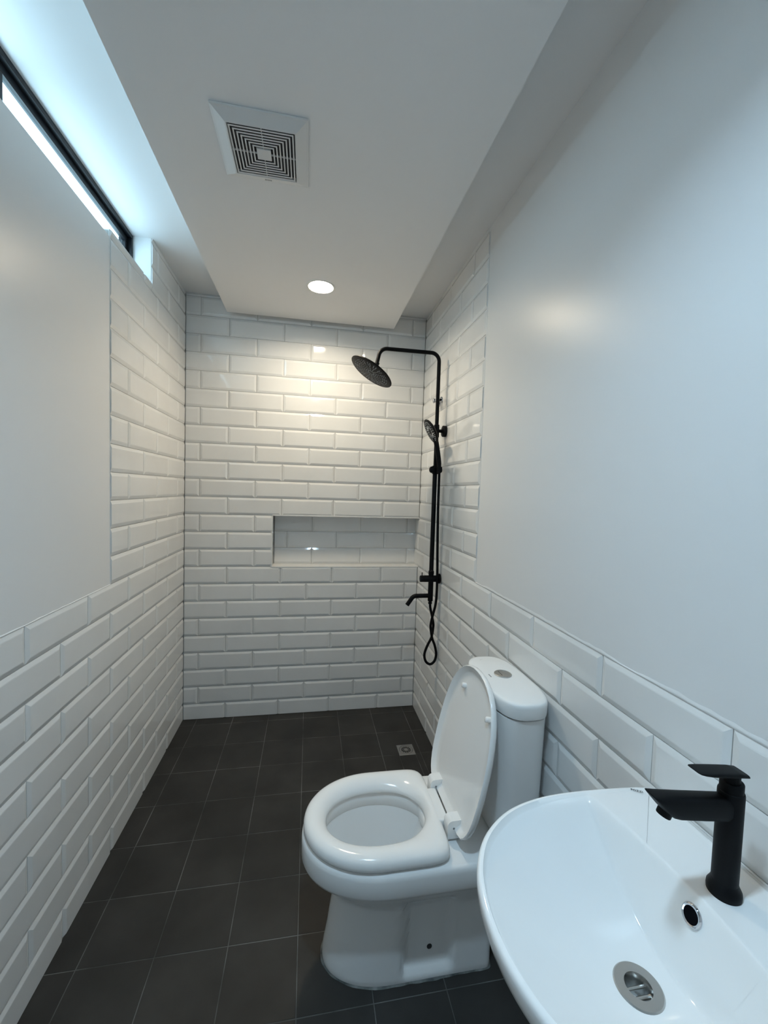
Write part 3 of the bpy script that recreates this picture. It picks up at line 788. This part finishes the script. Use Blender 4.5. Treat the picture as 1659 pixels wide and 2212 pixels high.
for k in range(14):
    a = 2*PI*k/14
    p0, p1 = (pc + (u_*math.cos(a)+v_*math.sin(a))*r_ + nh*0.0008 for r_ in (0.018, 0.034))
    tube(bm, [p0, p1], 0.0019, 6)
    for r_, off in ((0.043, 0.12), (0.051, 0.0), (0.051, 0.22)):
        p0 = pc + (u_*math.cos(a+off)+v_*math.sin(a+off))*r_; lathe(bm, p0, nh, [(0, .0021), (0.0022, .0014)], 6)
q = part('spray_nozzles', bm, 'white_nozzle', hh_); q['kind'] = 'stuff'

# ------------------------------------------------------------------ chrome wall hook
kx, ky, kz = W-0.0055, -0.372, 1.868
k = empty('robe_hook', (kx, ky, kz), 'small chrome double robe hook on the tiles behind the shower pipe', 'hook')
bm = bmesh.new(); lathe(bm, (kx+0.003, ky, kz), (-1,0,0), [(0, .0175), (0.006, .0175), (0.010, .0145), (0.012, .007)], 28); part('rosette', bm, 'chrome', k, True, 40)
bm = bmesh.new(); tube(bm, catmull([(kx-.006, ky, kz), (kx-.022, ky, kz-.004), (kx-.036, ky, kz-.006)], 6), 0.0052, 14); part('stem', bm, 'chrome', k, True)
bm = bmesh.new(); lathe(bm, (kx-.032, ky, kz-.0055), (-1,0,-0.1), [(0, .006), (0.001, .0115), (0.012, .0130), (0.0150, .011), (0.016, .004)], 24); part('peg', bm, 'chrome', k, True, 50)
bm = bmesh.new(); tube(bm, catmull([(kx-.003, ky-.006, kz+.008), (kx-.010, ky-.016, kz-.014), (kx-.016, ky-.020, kz-.034), (kx-.024, ky-.021, kz-.030), (kx-.027, ky-.021, kz-.014)], 6), 0.0056, 12); part('prong', bm, 'chrome', k, True)

bm = bmesh.new(); lathe(bm, (kx-.0095, ky-.0165, kz-.003), (-0.8,-0.6,0), [(0, .0062), (0.0030, .0062), (0.0035, .0055)], 18); part('grub_screw', bm, 'dark', k, True, 40)  # near-black disc paints the shade of a hole in the hook

# ------------------------------------------------------------------ floor drain
dx, dy = (DX0+DX1)/2, (DY0+DY1)/2
fd = empty('floor_drain', (dx, dy, 0), 'small square steel floor drain with radial slots in the shower', 'drain')
bm = bmesh.new(); hw = 0.0435
outer = [(dx-hw, dy-hw), (dx+hw, dy-hw), (dx+hw, dy+hw), (dx-hw, dy+hw)]
n_ = 48; circ = [(dx+0.0365*math.cos(2*PI*i/n_), dy+0.0365*math.sin(2*PI*i/n_)) for i in range(n_)]
sqr = []
for i in range(n_):
    a = 2*PI*i/n_; c, s_ = math.cos(a), math.sin(a); m_ = hw/max(abs(c), abs(s_)); sqr.append((dx+c*m_, dy+s_*m_))
loft(bm, [[(x, y, -0.004) for x, y in sqr], [(x, y, 0.0010) for x, y in sqr], [(dx+(x-dx)*.975, dy+(y-dy)*.975, 0.0016) for x, y in sqr], [(x, y, 0.0016) for x, y in circ], [(x, y, -0.004) for x, y in circ]], False, False)
part('drain_plate', bm, 'drainsteel', fd)
bm = bmesh.new(); lathe(bm, (dx, dy, -0.0060), (0,0,1), [(0, .038), (0.0054, .038)], 32); part('drain_well', bm, 'dark', fd)
# grate: hub, rim and twelve spokes
bm = bmesh.new(); lathe(bm, (dx, dy, -0.0005), (0,0,1), [(0, .0345), (0.0022, .0345), (0.0026, .0335), (0.0026, .0270), (0.0022, .0265), (0, .0265)], 48, False, False); gr = part('grate_rim', bm, 'drainsteel', fd, True, 30)
bm = bmesh.new(); lathe(bm, (dx, dy, -0.0004), (0,0,1), [(0, .0095), (0.0024, .0105), (0.0028, .009)], 32); part('grate_hub', bm, 'drainsteel', fd, True, 30)
for i in range(12):
    a = 2*PI*i/12; c, s_ = math.cos(a), math.sin(a)
    bm = bmesh.new(); bb = []
    for z_ in (-0.0004, 0.0016):
        for r_, w_ in ((.009, .0006), (.0275, .0020)):
            bb += [(dx+c*r_-s_*w_, dy+s_*r_+c*w_, z_), (dx+c*r_+s_*w_, dy+s_*r_-c*w_, z_)]
    vv = [bm.verts.new(p) for p in bb]
    for fc in ((0,1,3,2), (4,6,7,5), (0,4,5,1), (2,3,7,6), (0,2,6,4), (1,5,7,3)): bm.faces.new([vv[q] for q in fc])
    part('grate_spoke', bm, 'drainsteel', fd)
